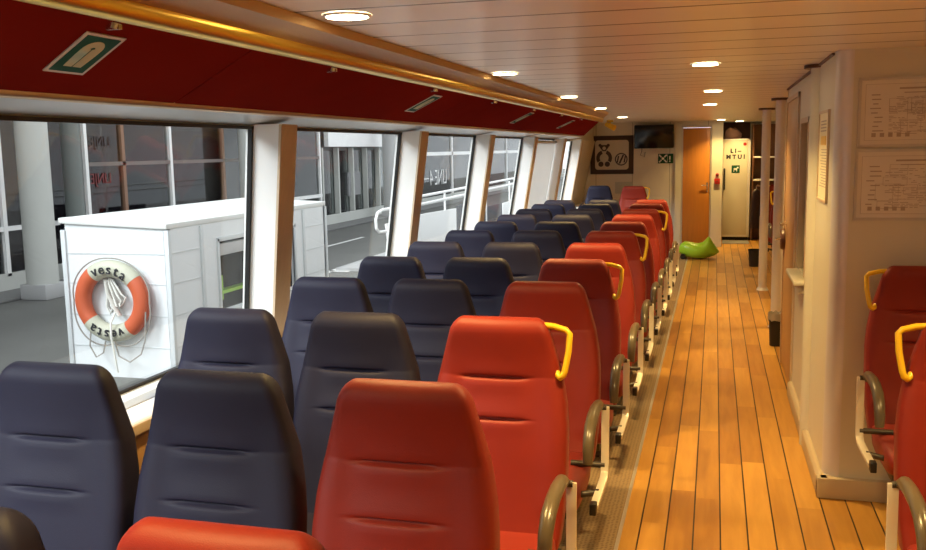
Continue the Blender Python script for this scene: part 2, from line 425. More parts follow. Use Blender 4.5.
# signs on the red panels
sx = Vector((0, 1, 0)); sdn = Vector((-.405, 0, -.162)).normalized(); snorm = Vector((.162, 0, -.405)).normalized()
def locker_sign(y, where):
    c = Vector((-1.575, y, 1.930-.0005+LIFT)); skew = .35
    t = thing('safety_sign', 'small green lifejacket sign with pale border on red locker, ' + where, 'sign', c + snorm*.001, 0, 'lifejacket signs on the lockers')
    def P(u, v, h): return sx*(u + v*skew) + sdn*v + snorm*h    # u along ship, v down the panel
    def plate(name, m, u, v, h0, h1):
        MB().hexa([P(-u, -v, h0), P(u, -v, h0), P(u, v, h0), P(-u, v, h0), P(-u, -v, h1), P(u, -v, h1), P(u, v, h1), P(-u, v, h1)]).build(name, m, t)
    plate('border', 'signframe', .078, .106, .0, .003)
    plate('face', 'green_sign', .066, .094, .003, .004)
    g = MB()   # lifejacket pictogram: a horseshoe collar with two front panels
    out = []; inn = []
    for k in range(13):
        a = math.pi*k/12
        out.append((.038*math.cos(a), -.032-.042*math.sin(a))); inn.append((.010*math.cos(a*1.0) if 0 < k < 12 else (.0025 if k == 0 else -.0025), -.032-.012*math.sin(a)))
    out = [(.034, .064), (.038, .0)] + out + [(-.038, .0), (-.034, .064)]
    inn = [(.0025, .064), (.0025, .0)] + inn + [(-.0025, .0), (-.0025, .064)]
    n = len(out)
    for k in range(n-1):
        q = [out[k], out[k+1], inn[k+1], inn[k]]
        g.hexa([P(a, b, .004) for a, b in q] + [P(a, b, .005) for a, b in q])
    g.build('lifejacket_symbol', 'lumi', t)
for y, w in ((2.09, 'nearest of the signs'), (4.98, 'second sign from the camera'), (7.72, 'third sign from the camera'), (10.1, 'farthest of the signs')):
    locker_sign(y, w)

# back wall with door openings
bw = MB().box(-2.35, -.53, YB, YB+.12, 0, ZC).box(-.53, -.06, YB, YB+.12, 2.0, ZC).box(-.06, .13, YB, YB+.12, 0, ZC).box(.62, XR, YB+1.75, YB+1.9, 0, ZC)
bo = bw.build('wall_back', 'cream_lines'); struct(bo, 'cream boarded bulkhead at the far end')
struct(MB().box(.08, .13, YB+.12, YB+1.95, 0, ZC).box(.08, XR, YB+2.0, YB+2.1, 0, ZC).build('wall_passage', 'cream'))
struct(MB().box(.13, .75, YB+1.85, YB+1.95, 0, ZC).build('wall_back_recess', 'shelfwood'))
dr = MB().box(-.515, -.075, YB-.015, YB+.04, .02, 1.985).build('door_1', 'doorwood', bevel=.004); struct(dr, 'tall orange wooden door in the far bulkhead')
lv = MB().box(-.125, -.10, YB-.02, YB-.01, .92, 1.08); lv.cyl((-.112, YB-.01, 1.03), (-.112, YB-.06, 1.03), .009).cyl((-.112, YB-.055, 1.03), (-.21, YB-.055, 1.03), .009)
lv.build('door_handle', 'chrome', dr)
fr = MB().box(-.545, -.515, YB-.03, YB, 0, 2.02).box(-.075, -.05, YB-.03, YB, 0, 2.02).box(-.545, -.05, YB-.03, YB, 1.99, 2.02).build('door_frame', 'alu_trim', dr)
struct(MB().box(-.05, .125, YB-.05, YB, 0, ZC).build('trim_20', 'cream'), 'cream post between orange door and passage')
struct(MB().box(-.64, -.545, YB-.035, YB, 0, ZC).build('trim_21', 'cream'), 'cream post left of orange door')

# kiosk block on the right
kz0, kz1, ky0, ky1 = .90, 1.84, 5.72, 6.22
kw = MB()
rc = .07
kw.box(KX+rc, XR, KY0, KY0+.06, 0, ZC)
kw.box(KX, KX+.05, KY0+rc, ky0, 0, ZC).box(KX, KX+.05, ky0, ky1, 0, kz0).box(KX, KX+.05, ky0, ky1, kz1, ZC).box(KX, KX+.05, ky1, 6.42, 0, ZC).box(KX, KX+.05, 6.42, 7.42, 2.0, ZC).box(KX, KX+.05, 7.42, KY1, 0, ZC)
kw.box(KX, XR, KY1-.05, KY1, 0, ZC)
struct(kw.build('wall_kiosk', 'cream'), 'cream kiosk block right of the aisle')
cr_ = [(KX+rc-rc*math.cos(a), KY0+rc-rc*math.sin(a)) for a in [math.radians(x) for x in range(-10, 101, 10)]] + [(KX+rc, KY0+rc)]
struct(MB().loft([[(x, y, .0) for x, y in cr_], [(x, y, ZC) for x, y in cr_]]).build('trim_22', 'pole'), 'rounded grey corner post of the kiosk')
kt = MB().cyl((KX+.03, 5.36, 0), (KX+.03, 5.36, ZC), .07, n=24)
struct(kt.build('trim_23', 'cream'), 'half round cream pilaster in kiosk wall')
struct(MB().cyl((KX+.03, 5.36, ZC-.018), (KX+.03, 5.36, ZC-.001), .105, n=24).build('trim_24', 'cap'), 'dark ring cap on the kiosk pilaster')
struct(MB().box(KX-.012, KX, KY0+.12, KY1, ZC-.012, ZC-.001).build('trim_25', 'cap'), 'dark ceiling edge of kiosk')
sk = MB()
sk.prism([(KX-.03, 0), (KX-.03, .085), (KX-.015, .10), (KX+.02, .10), (KX+.02, 0)], KY0-.03, 6.42)
sk.box(KX-.03, XR, KY0-.035, KY0+.02, 0, .10)
sk.box(KX-.012, KX+.075, KY0-.018, KY0+.075, .02, .0995)
struct(sk.build('baseboard_right', 'plinth', bevel=.004), 'beige skirting around the kiosk')
# kiosk window
kwn = MB().box(KX+.01, KX+.02, ky0, ky1, kz0, kz1).build('window_20', 'glass'); struct(kwn, 'kiosk serving window')
MB().box(KX-.012, KX+.05, ky0, ky0+.03, kz0, kz1).box(KX-.012, KX+.05, ky1-.03, ky1, kz0, kz1).box(KX-.012, KX+.05, ky0, ky1, kz1-.03, kz1).build('window_frame', 'woodtrim', kwn)
kc = thing('serving_counter', 'small cream serving ledge with rounded edge under the kiosk window', 'counter', (KX, 5.95, .86))
MB().box(-.075, .04, -.32, .30, 0, .03).build('counter_top', 'cream', kc, bevel=.012)
MB().box(-.04, 0, -.28, .26, -.05, 0).build('bracket', 'cream', kc, bevel=.004)
pl = thing('potted_plant', 'little green plant behind the kiosk window', 'plant', (KX+.15, 5.93, .92))
MB().cyl((0, 0, 0), (0, 0, .08), .04, .05).build('pot', 'cap', pl)
lf = MB()
for k in range(14):
    a = k*2.4; r = .03+.004*k; h = .10+.006*(k % 5)
    p = [(0, 0, .07), (.5*r*math.cos(a)+.012*math.sin(a), .5*r*math.sin(a)-.012*math.cos(a), .07+h*.7), (r*math.cos(a), r*math.sin(a), .06+h), (.5*r*math.cos(a)-.012*math.sin(a), .5*r*math.sin(a)+.012*math.cos(a), .075+h*.7)]
    lf.add(p, [(0, 1, 2, 3)])
lf.build('leaves', 'foliage', pl)
struct(MB().box(KX+.05, XR, 4.7, 4.75, 0, ZC).build('wall_kiosk_inner', 'shelfwood'))
struct(MB().box(1.3, 1.34, 4.75, KY1-.05, 0, ZC).build('wall_kiosk_back', 'facbrown'))
# kiosk door
d3 = MB().box(KX-.006, KX+.04, 6.45, 7.40, .02, 1.99).build('door_2', 'doorwood2', bevel=.004); struct(d3, 'brown wooden door in kiosk wall')
h = MB().cyl((KX-.006, 7.20, 1.10), (KX-.055, 7.20, 1.10), .01).cyl((KX-.05, 7.20, 1.10), (KX-.05, 7.06, 1.10), .01); h.cyl((KX-.004, 7.2, 1.1), (KX-.01, 7.2, 1.1), .026)
h.build('door_handle', 'chrome', d3)
MB().box(KX-.014, KX+.05, 6.42, 6.45, 0, 2.02).box(KX-.014, KX+.05, 7.40, 7.43, 0, 2.02).box(KX-.014, KX+.05, 6.42, 7.43, 1.99, 2.02).build('door_frame', 'woodtrim', d3)
dd = thing('round_bumper', 'dark brown round pad sticking out by the door lever', 'pad', (KX-.006, 7.36, .97))
MB().cyl((0, 0, 0), (-.03, 0, 0), .085, .075, n=28).build('pad', 'cap', dd, bevel=.006)
MB().cyl((-.03, 0, .0), (-.065, 0, .0), .008).build('stud', 'chrome', dd)

# poles with caps
for (x, y, w) in ((.575, 8.9, 'nearer of the two beside the aisle'), (.565, 11.2, 'farther of the two beside the aisle')):
    t = thing('support_pole', 'grey floor-to-ceiling pole with dark ring cap, ' + w, 'pole', (x, y, 0), 0, 'aisle poles')
    MB().cyl((0, 0, 0), (0, 0, ZC-.02), .048, n=24).build('shaft', 'pole', t)
    MB().cyl((0, 0, ZC-.022), (0, 0, ZC-.002), .092, n=28).build('ceiling_cap', 'cap', t)
    MB().cyl((0, 0, 0), (0, 0, .03), .07, .055, n=24).build('floor_flange', 'pole', t)

# ------------------------------------------------------------------ charts and poster
def framed_chart(name, label, x0, x1, z0, z1, seed):
    rnd = random.Random(seed)
    cx, cz = (x0+x1)/2, (z0+z1)/2; w, h = (x1-x0)/2, (z1-z0)/2
    t = thing(name, label, 'notice', (cx, KY0-.001, cz), 0, 'framed charts on the kiosk wall')
    b = .012
    f = MB().box(-w, w, -.014, 0, h-b, h).box(-w, w, -.014, 0, -h, -h+b).box(-w, -w+b, -.0135, 0, -h+b+.0002, h-b-.0002).box(w-b, w, -.0135, 0, -h+b+.0002, h-b-.0002)
    f.build('frame', 'alu_trim', t)
    MB().box(-w+b, w-b, -.006, 0, -h+b, h-b).build('sheet', 'paper', t)
    p = MB(); y0, y1 = -.0075, -.006
    def rect(x, z, ww, hh): p.box(x, x+ww, y0, y1, z, z+hh)
    def outline(x, z, ww, hh, k=.0012):
        rect(x, z, ww, k); rect(x, z+hh-k, ww, k); rect(x, z, k, hh); rect(x+ww-k, z, k, hh)
    outline(-w+.03, -h+.03, 2*w-.06, 2*h-.06)
    rect(-.05, h-.055, .14, .008); rect(-.03, h-.072, .10, .004)
    for i in range(9):
        xx = -w+.05; z = h-.08-i*(2*h-.13)/9
        rect(xx+rnd.random()*.02, z, .02+rnd.random()*.03, .005)
    for i in range(24):
        z = h-.09-i*(2*h-.14)/24; x = -w+.13
        while x < w-.06:
            l = .008+rnd.random()*.03
            if rnd.random() < .55: rect(x, z, min(l, w-.05-x), .0025)
            x += l+.006
    for i in range(6):
        outline(-w+.05+rnd.random()*(2*w-.2), -h+.05+rnd.random()*(2*h-.16), .05+rnd.random()*.07, .03+rnd.random()*.05)
    for i in range(5):
        rect(-w+.06+i*.035, -h+.045, .018, .018)
    p.build('print', 'inkgrey', t)
framed_chart('framed_chart', 'upper of two framed printed safety plans on the cream wall', .621, 1.06, 1.662, 1.972, 3)
framed_chart('framed_chart', 'lower of two framed printed safety plans on the cream wall', .617, 1.06, 1.330, 1.652, 5)
t = thing('framed_poster', 'narrow framed cream poster with yellow patch on kiosk corridor wall', 'poster', (KX, 4.965, 1.62))
w, h = .205, .225
MB().box(-.012, 0, -w, w, h-.012, h).box(-.012, 0, -w, w, -h, -h+.012).box(-.0115, 0, -w, -w+.012, -h+.0122, h-.0122).box(-.0115, 0, w-.012, w, -h+.0122, h-.0122).build('frame', 'woodtrim', t)
MB().box(-.006, 0, -w+.012, w-.012, -h+.012, h-.012).build('sheet', 'paper_yellow', t)
pm = MB()
for i in range(4): pm.box(-.0075, -.006, -.10, .12, .17-i*.016, .176-i*.016)
for i in range(14): pm.box(-.0075, -.006, -.14, .05+random.random()*.1, .03-i*.014, .034-i*.014)
pm.build('print', 'inkgrey', t)
MB().box(-.008, -.006, -.10, .10, .055, .10).build('yellow_patch', 'yellow', t)

# ------------------------------------------------------------------ seats
def backrest_mesh():
    """Outline narrows above the shoulders; front has two short stitched creases."""
    z0, z1 = .40, 1.125
    hw_pts = [(.40, .222), (.50, .232), (.62, .236), (.76, .235), (.84, .228), (.92, .213), (1.00, .192), (1.06, .176), (1.10, .165), (1.125, .158)]
    def hw(z):
        for (a, b), (c, d) in zip(hw_pts, hw_pts[1:]):
            if z <= c: return b+(d-b)*(z-a)/(c-a)
        return hw_pts[-1][1]
    cre = (.925, .790)
    zs = set([z0+(z1-.05-z0)*i/34 for i in range(35)])
    for c in cre:
        for d in (-.016, -.011, -.007, -.004, -.0015, .001, .004, .008, .013): zs.add(c+d)
    zs = sorted(zs)
    tops = [(z1-.05+.05*math.sin(a), math.cos(a)) for a in [math.radians(x) for x in (15, 30, 45, 58, 70, 80, 87)]]
    # section parameter points: front row left->right then back row right->left
    ts = [-1, -.985, -.95, -.90, -.84] + [-.78+1.56*i/18 for i in range(19)] + [.84, .90, .95, .985, 1]
    rings = []
    def lean(z):
        # reclined lower back, nearly upright head part
        if z > .93: return -.004*((z-.93)/.2)**2*2
        return -(.93-z)*.235 - .03*max(0, (.62-z)/.22)**2
    def section(z, w, th, shrink):
        yc = lean(z)
        ring = []
        edge_r = .024
        for t in ts:      # front
            x = t*w
            e = max(0, abs(x)-(w-edge_r))/edge_r
            y = edge_r*(1-math.sqrt(max(0, 1-min(1, e)**2)))*.9*shrink
            y += -.006*math.cos(min(1, abs(t)/.8)*math.pi/2) * shrink
            if .5 < z < 1.0: y += -.007*math.exp(-((abs(t)-.80)/.13)**2)*min(1, (1.0-z)/.08)
            for c in cre:
                m = 1/(1+math.exp((abs(x+.012)-.098)/.010))
                dz = z-c
                y += m*(.012*math.exp(-(dz/.0055)**2) - .004*math.exp(-((dz+.022)/.016)**2)) if dz < 0 else m*(.012*math.exp(-(dz/.0045)**2)-.003*math.exp(-((dz-.02)/.016)**2))
            ring.append((x, yc+y+(1-shrink)*th*.62, z))
        for t in reversed(ts):   # back
            x = t*w
            e = max(0, abs(x)-(w-.022))/.022
            y = th-.022*(1-math.sqrt(max(0, 1-min(1, e)**2)))*.9*shrink
            ring.append((x, yc+y-(1-shrink)*th*.38, z))
        return ring
    for z in zs:
        th = .115 - .045*max(0, min(1, (z-.45)/.6))
        rings.append(section(z, hw(z), th, 1.0))
    for z, s in tops:
        rings.append(section(z, hw(z)-.035*(1-s), .07, max(.06, s)))
    # round the top corners
    return MB().loft(rings)

def cushion_mesh():
    mb = MB(); rings = []
    n = 24
    for (y, zt_, zb_, w) in ((-.13, .445, .36, .215), (-.20, .452, .345, .222), (-.35, .455, .34, .226), (-.50, .462, .345, .226), (-.56, .460, .35, .224), (-.595, .447, .365, .217), (-.607, .425, .385, .208)):
        ring = []
        cz, hh = (zt_+zb_)/2, (zt_-zb_)/2
        for k in range(n):
            a = 2*math.pi*k/n
            c, s_ = math.cos(a), math.sin(a)
            x = w*math.copysign(abs(c)**.28, c); z = cz+hh*math.copysign(abs(s_)**.42, s_)
            ring.append((x, y, z))
        rings.append(ring)
    return mb.loft(rings)

def armrest(parent, sx_):
    x = .268*sx_
    # padded arm that bows down at its front end
    pts = [(x, -.28, .680), (x, -.335, .706), (x, -.42, .712), (x, -.50, .708), (x, -.565, .692), (x, -.61, .658), (x, -.632, .615), (x, -.637, .572)]
    mb = MB().tube(pts, [.018, .021, .022, .022, .022, .021, .020, .017], n=12, flat=.9)
    mb.build('armrest_pad', 'pad', parent, smooth=60)
    # flat chrome bar: down from the pad's rear, then forward to a dark end cap
    xo = .292*sx_
    b = MB()
    path = [(-.30, .69), (-.305, .60), (-.31, .48), (-.325, .435), (-.36, .42), (-.50, .42), (-.66, .425)]
    rings = []
    for i, (y, z) in enumerate(path):
        a = path[max(0, i-1)]; c = path[min(len(path)-1, i+1)]
        d = Vector((0, c[0]-a[0], c[1]-a[1])).normalized(); nrm = Vector((0, -d.z, d.y))
        p = Vector((xo, y, z)); u = Vector((.015, 0, 0)); wv = nrm*.007
        rings.append([p-u-wv, p+u-wv, p+u+wv, p-u+wv])
    b.loft(rings); b.build('armrest_bar', 'satin', parent, bevel=.002)
    e = MB().box(xo-.012, xo+.012, -.695, -.655, .405, .447).build('end_cap', 'black', parent, bevel=.004)
    MB().cyl((.20*sx_, -.50, .40), (xo, -.50, .42), .012, n=10).build('armrest_bracket', 'steel_dark', parent)
    MB().cyl((.16*sx_, -.315, .46), (xo, -.315, .46), .012, n=10).build('armrest_bracket', 'steel_dark', parent)
    MB().cyl((x, -.30, .685), (xo+.004*sx_, -.30, .685), .011, n=10).build('armrest_pin', 'steel_dark', parent)

def grab_handle(parent, sx_):
    q = [(.150, .035, 1.100), (.185, .03, 1.098), (.226, .025, 1.088), (.238, .022, 1.076), (.236, .012, 1.02), (.226, -.004, .958), (.221, -.008, .942), (.211, -.006, .934), (.203, .004, .938), (.197, .014, .948)]
    MB().tube([(x*sx_, y, z) for x, y, z in q], .0105, n=10).build('grab_handle', 'yellow', parent, smooth=60)

def seat_base(parent):
    mb = MB().box(-.19, .19, -.50, -.14, .30, .352).build('seat_pan', 'steel_dark', parent, bevel=.008)
    lg = MB().box(-.05, .05, -.46, -.20, .012, .30).build('pedestal', 'steel_dark', parent, bevel=.01)
    fp = MB().box(-.09, .09, -.52, -.12, .002, .016).build('foot_plate', 'steel_dark', parent, bevel=.004)

def make_seat(name, label, mat, arm=0, handle=0, loc=(0, 0, 0), group=None, cat='seat'):
    t = thing(name, label, cat, loc, 0, group)
    bk = backrest_mesh().build('backrest', mat, t, smooth=60)
    cu = cushion_mesh().build('seat_cushion', mat, t, smooth=60)
    seat_base(t)
    if arm: armrest(t, arm)
    if handle: grab_handle(t, handle)
    return t

ROWY = [1.152, 2.045, 2.935, 3.775, 4.59, 5.395, 6.20, 6.99, 7.75, 8.49, 9.26, 9.99]
ORD = ['nearest', 'second', 'third', 'fourth', 'fifth', 'sixth', 'seventh', 'eighth', 'ninth', 'tenth', 'eleventh', 'twelfth']
HANDLES = {2, 4, 6, 9}
proto_red = make_seat('ferry_seat', '', 'red', arm=1)
proto_redh = make_seat('ferry_seat', '', 'red', arm=1, handle=1)
proto_blue = make_seat('ferry_seat', '', 'navy')
used = set()
def place(proto, loc, label, group):
    if proto.name not in used:
        used.add(proto.name); proto.location = loc; proto['label'] = label; proto['group'] = group; return proto
    return copy_thing(proto, loc, label, group)
for i, y in enumerate(ROWY):
    xa = (-.712, -.722)[i] if i < 2 else -.700+.006*min(i, 9)
    row = '%s row from the camera' % ORD[i]
    if i == 0:
        place(proto_red, (xa, y, 0), 'red aisle seat whose top edge just shows at the bottom, nearest row', 'red aisle seats')
        place(proto_blue, (xa-.50, y-.02, 0), 'dark blue middle seat showing only a rounded corner, nearest row', 'blue middle seats')
        continue
    if i in HANDLES:
        place(proto_redh, (xa, y, 0), 'red high-back aisle seat with yellow grab handle, ' + row, 'red aisle seats')
    else:
        place(proto_red, (xa, y, 0), 'red high-back aisle seat without handle, ' + row, 'red aisle seats')
    place(proto_blue, (xa-.51, y, 0), 'dark blue middle seat beside the red aisle seat, ' + row, 'blue middle seats')
    place(proto_blue, (xa-(.99 if i > 2 else 1.005), y, 0), 'dark blue seat beside the windows, ' + row, 'blue window seats')
# the two by the far bulkhead
copy_thing(proto_blue, (-1.74, 14.5, -.03), 'dark blue seat against the far wall under the bear board', 'seats by the far wall')
copy_thing(proto_redh, (-1.19, 14.3, -.03), 'red seat with yellow handle against the far wall, under the screen', 'seats by the far wall')
# right-hand seats
pr = make_seat('ferry_seat', 'red seat with yellow handle standing against the wall below the framed charts', 'red', arm=-1, handle=-1, loc=(.905, 4.40, .012), group='red seats right of the aisle')
copy_thing(pr, (.815, 3.13, .0), 'red seat with yellow handle cut off by the right edge of the picture', 'red seats right of the aisle')
for y, x, lab in ((10.2, .95, 'red seat seen between the door and the nearer pole'), (12.3, .93, 'red seat with yellow handle seen between the two poles'), (13.9, .93, 'red seat farthest away behind the poles')):
    copy_thing(pr, (x, y, 0), lab, 'red seats right of the aisle')

# ------------------------------------------------------------------ far end objects
# bear and ball board
t = thing('play_area_board', 'square dark framed board with bear and ball pictograms on far wall', 'sign', (-1.70, YB-.001, 1.56))
w, h = .365, .325
def rounded(w, h, r, n=6):
    pts = []
    for cx, cz, a0 in ((w-r, h-r, 0), (-w+r, h-r, 90), (-w+r, -h+r, 180), (w-r, -h+r, 270)):
        for k in range(n+1):
            a = math.radians(a0+90*k/n); pts.append((cx+r*math.cos(a), cz+r*math.sin(a)))
    return pts
MB().box(-w, w, -.02, 0, -h, h).build('backing', 'brownframe', t, bevel=.003)
MB().prism(rounded(.285, .25, .05), -.023, -.02).build('panel', 'boardcream', t)
def plate2(mb, pts, y0=-.026, y1=-.023): mb.prism(pts, y0, y1)
def circ(cx, cz, r, n=20, rz=None): return [(cx+r*math.cos(2*math.pi*k/n), cz+(rz or r)*math.sin(2*math.pi*k/n)) for k in range(n)]
def ringp(mb, cx, cz, r0, r1, a0, a1, n=14):
    for k in range(n):
        a, b = math.radians(a0+(a1-a0)*k/n), math.radians(a0+(a1-a0)*(k+1)/n)
        plate2(mb, [(cx+r0*math.cos(a), cz+r0*math.sin(a)), (cx+r1*math.cos(a), cz+r1*math.sin(a)), (cx+r1*math.cos(b), cz+r1*math.sin(b)), (cx+r0*math.cos(b), cz+r0*math.sin(b))])
b = MB()
plate2(b, [(-.215, .17), (-.045, .17), (-.06, .125), (-.105, .065), (-.155, .065), (-.20, .125)])
plate2(b, circ(-.20, .165, .026)); plate2(b, circ(-.06, .165, .026))
ringp(b, -.13, -.045, .085, .14, 20, 155, 2) if False else None
ringp(b, -.13, -.05, .075, .135, 110, 215, 10); ringp(b, -.13, -.05, .075, .135, -35, 70, 10)
plate2(b, circ(-.185, -.155, .045)); plate2(b, circ(-.075, -.155, .045))
b.build('bear_symbol', 'brownframe', t)
nz = MB(); plate2(nz, circ(-.13, .115, .030), -.0275, -.026); nz.build('bear_muzzle', 'boardcream', t)
b = MB()
ringp(b, .16, -.075, .088, .108, 0, 360, 24)
for k in (-1, 0, 1):
    o0 = k*.055
    plate2(b, [(.16+o0-.035-.012, -.075-.075), (.16+o0-.035+.02, -.075-.075), (.16+o0+.04+.012, -.075+.075), (.16+o0+.04-.02, -.075+.075)] if k == 0 else
           [(.16+o0*1.05-.02, -.075-.055), (.16+o0*1.05+.004, -.075-.055), (.16+o0*1.05+.024, -.075+.055), (.16+o0*1.05, -.075+.055)])
b.build('ball_symbol', 'brownframe', t)
# screen
t = thing('wall_screen', 'black flat television hung high on the far wall', 'television', (-.99, YB-.10, 1.85))
s_ = MB().box(-.325, .325, -.03, .03, -.19, .20).build('screen', 'tv', t, bevel=.012); s_.rotation_euler = (math.radians(8), 0, 0)
MB().box(-.1, .1, .02, .10, -.08, .08).build('wall_mount', 'black', t)
MB().tube([(-.20, .03, -.18), (-.205, .07, -.24), (-.23, .09, -.30), (-.16, .09, -.33), (-.15, .09, -.25)], .005).build('cable', 'black', t)
# exit sign
t = thing('assembly_sign', 'green and white pictogram sign under the wall screen', 'sign', (-.80, YB-.001, 1.486))
MB().box(-.125, .125, -.012, 0, -.08, .08).build('plate', 'green_sign', t, bevel=.002)
b = MB(); y0, y1 = -.0145, -.012
for sx_, sz_ in ((-1, -1), (-1, 1), (1, -1), (1, 1)):
    c = (-.045, 0); a = (c[0]+sx_*.022, c[1]+sz_*.022); e = (c[0]+sx_*.062, c[1]+sz_*.062)
    n_ = (.008*sz_*sx_*-1, .008)
    n_ = (-.008*sz_, .008*sx_)
    b.prism([(a[0]-n_[0], a[1]-n_[1]), (e[0]-n_[0], e[1]-n_[1]), (e[0]+n_[0], e[1]+n_[1]), (a[0]+n_[0], a[1]+n_[1])], y0, y1)
b.prism(circ(-.045, 0, .022, 12), y0, y1)
b.box(.028, .032, y0, y1, -.07, .07).box(.058, .082, y0, y1, -.02, .04).prism(circ(.07, -.045, .012, 10), y0, y1)
b.build('white_symbols', 'whitepaint', t)
t = tag(MB().box(-1.645, -1.355, YB-.012, YB+.002, .90, 1.10).build('notice_plate', 'greynotice', bevel=.003), 'plain grey plate on the far wall between blue and red seats', 'plate')
# small spotlight hanging near the end of the lockers
t = thing('spotlight', 'small gold spotlight below the ceiling past the locker end', 'spotlight', (-1.55, 14.3, ZC-.001))
MB().cyl((0, 0, 0), (0, 0, -.03), .05, n=18).build('canopy', 'gold', t)
MB().cyl((0, 0, -.03), (0, 0, -.07), .012, n=10).build('stem', 'gold', t)
MB().cyl((-.06, .03, -.06), (.07, -.05, -.12), .035, .045, n=18).build('lamp_head', 'gold', t)
# call points on the post
for z, r, lab in ((1.205, .028, 'small round red alarm button on the cream post, upper'), (1.10, .045, 'larger red call point box on the cream post, lower')):
    t = thing('call_point', lab, 'alarm', (.045, YB-.049, z), 0)
    (MB().cyl((0, 0, 0), (0, -.03, 0), r, n=18) if r < .04 else MB().box(-r, r, -.04, 0, -r, r)).build('housing', 'redbtn', t, bevel=.004)
    MB().cyl((0, -.03 if r < .04 else -.04, 0), (0, -.045, 0), .012, n=12).build('button', 'cap', t)
# tall white locker
t = thing('white_locker', 'tall white locker with lettering and green sign in the passage', 'locker', (.375, 17.35, 0))
MB().prism([(-.235, .06)] + [(.235, .06)] + [(.235-.07+.07*math.cos(math.radians(a)), 1.80-.07+.07*math.sin(math.radians(a))) for a in range(0, 91, 15)] + [(-.235, 1.80)], -.22, .25).build('body', 'whitepaint', t, bevel=.006)
MB().prism([(-.225, .10), (.185, .10), (.185, 1.78), (-.225, 1.78)], -.228, -.22).build('door', 'cream', t, bevel=.003)
MB().box(-.22, .22, -.20, .25, .0, .06).build('plinth', 'dark', t)
hl = MB().tube([(-.205, -.23, 1.27), (-.205, -.275, 1.25), (-.205, -.285, 1.10), (-.205, -.275, .93), (-.205, -.23, .91)], .016, n=8); hl.build('pull_handle', 'black', t)
text_mesh('lettering', 'L I \u2013', .10, 'ink', t, axes((-.02, -.231, 1.585), (1, 0, 0), (0, 0, 1)), bold=.005)
text_mesh('lettering', 'M T U I', .10, 'ink', t, axes((-.02, -.231, 1.48), (1, 0, 0), (0, 0, 1)), bold=.005)
MB().disc((.135, -.232, 1.705), .028, 1, h=.004).build('red_dot', 'redbtn', t)
MB().box(-.085, .055, -.234, -.228, 1.20, 1.335).build('green_sign', 'green_sign', t)
d = MB(); q0, q1 = -.236, -.234
d.box(-.05, .01, q0, q1, 1.25, 1.285).box(-.05, -.04, q0, q1, 1.225, 1.25).box(0, .01, q0, q1, 1.225, 1.25).box(.005, .035, q0, q1, 1.28, 1.305)
d.build('white_symbol', 'whitepaint', t)
t = thing('pink_bundle', 'pinkish cloth bundle lying on top of white locker', 'cloth', (.30, 17.38, 1.80))
rings = []
for z, r in ((0, .10), (.03, .135), (.09, .13), (.15, .10), (.19, .05)):
    rings.append([(r*1.1*math.cos(a)*(1+.12*math.sin(3*a+z*20)), r*math.sin(a)*(1+.1*math.cos(4*a)), z+.015*math.sin(2*a)*(z > .02)) for a in [2*math.pi*k/20 for k in range(20)]])
MB().loft(rings).build('cloth', 'pink', t, smooth=80)
# shelf unit
t = thing('shelf_unit', 'dark wooden shelf unit with pale shelf edges behind white locker', 'shelves', (.86, 17.0, 0))
MB().box(-.20, .45, .42, .44, 0, 2.05).box(-.22, -.20, .10, .44, 0, 2.05).box(.45, .47, -.1, .44, 0, 2.05).build('carcass', 'shelfwood', t)
for z in (.25, .62, 1.06, 1.46): MB().box(-.20, .45, .0, .42, z, z+.025).build('shelf', 'whitepaint', t, bevel=.003)
t = thing('hanging_coat', 'dark coat hanging at the shelf unit beside the passage', 'coat', (.64, 15.2, 1.0))
rings = []
for z, w_, d_ in ((.0, .02, .02), (-.05, .06, .04), (-.15, .075, .05), (-.35, .08, .055), (-.55, .085, .06), (-.62, .08, .055)):
    rings.append([(w_*math.cos(a)*(1+.1*math.sin(5*a)), d_*math.sin(a), z) for a in [2*math.pi*k/20 for k in range(20)]])
MB().loft(rings).build('cloth', 'brownframe', t, smooth=80)
MB().tube([(0, 0, 0), (0, 0, .05), (.02, 0, .07), (.03, 0, .05)], .005).build('hook', 'chrome', t)
MB().cyl((.0, .0, .045), (.10, .0, .045), .008).build('rail_arm', 'chrome', t)
tag(MB().box(.15, .60, 16.45, 17.0, .0005, .012).build('door_mat', 'mat', bevel=.003), 'grey door mat on the floor before white locker', 'mat')
# bins
def bin_(x, y, r, h, lab, liner):
    t = thing('waste_bin', lab, 'bin', (x, y, 0), 0, 'waste bins right of the aisle')
    n = 20
    R_ = lambda rr, z: [(rr*math.cos(2*math.pi*k/n), rr*math.sin(2*math.pi*k/n), z) for k in range(n)]
    MB().loft([R_(r*.82, .0), R_(r, h), R_(r*1.05, h), R_(r*1.05, h-.015)] , caps=False).loft([R_(r*.80, .012), R_(r*.82, 0)], caps=True).build('bucket', 'black', t)
    if liner:
        MB().loft([[(p[0], p[1], p[2]+.01*math.sin(9*k)) for k, p in enumerate(R_(rr, z))] for rr, z in ((r*.7, h*.65), (r*.96, h), (r*1.09, h+.012), (r*1.12, h-.05))], caps=False).build('liner', 'winbag', t)
bin_(.525, 8.05, .062, .27, 'black waste bin with crumpled liner standing beside the kiosk door', True)
bin_(.56, 13.4, .085, .24, 'dark waste bin farther down beside the second pole', False)
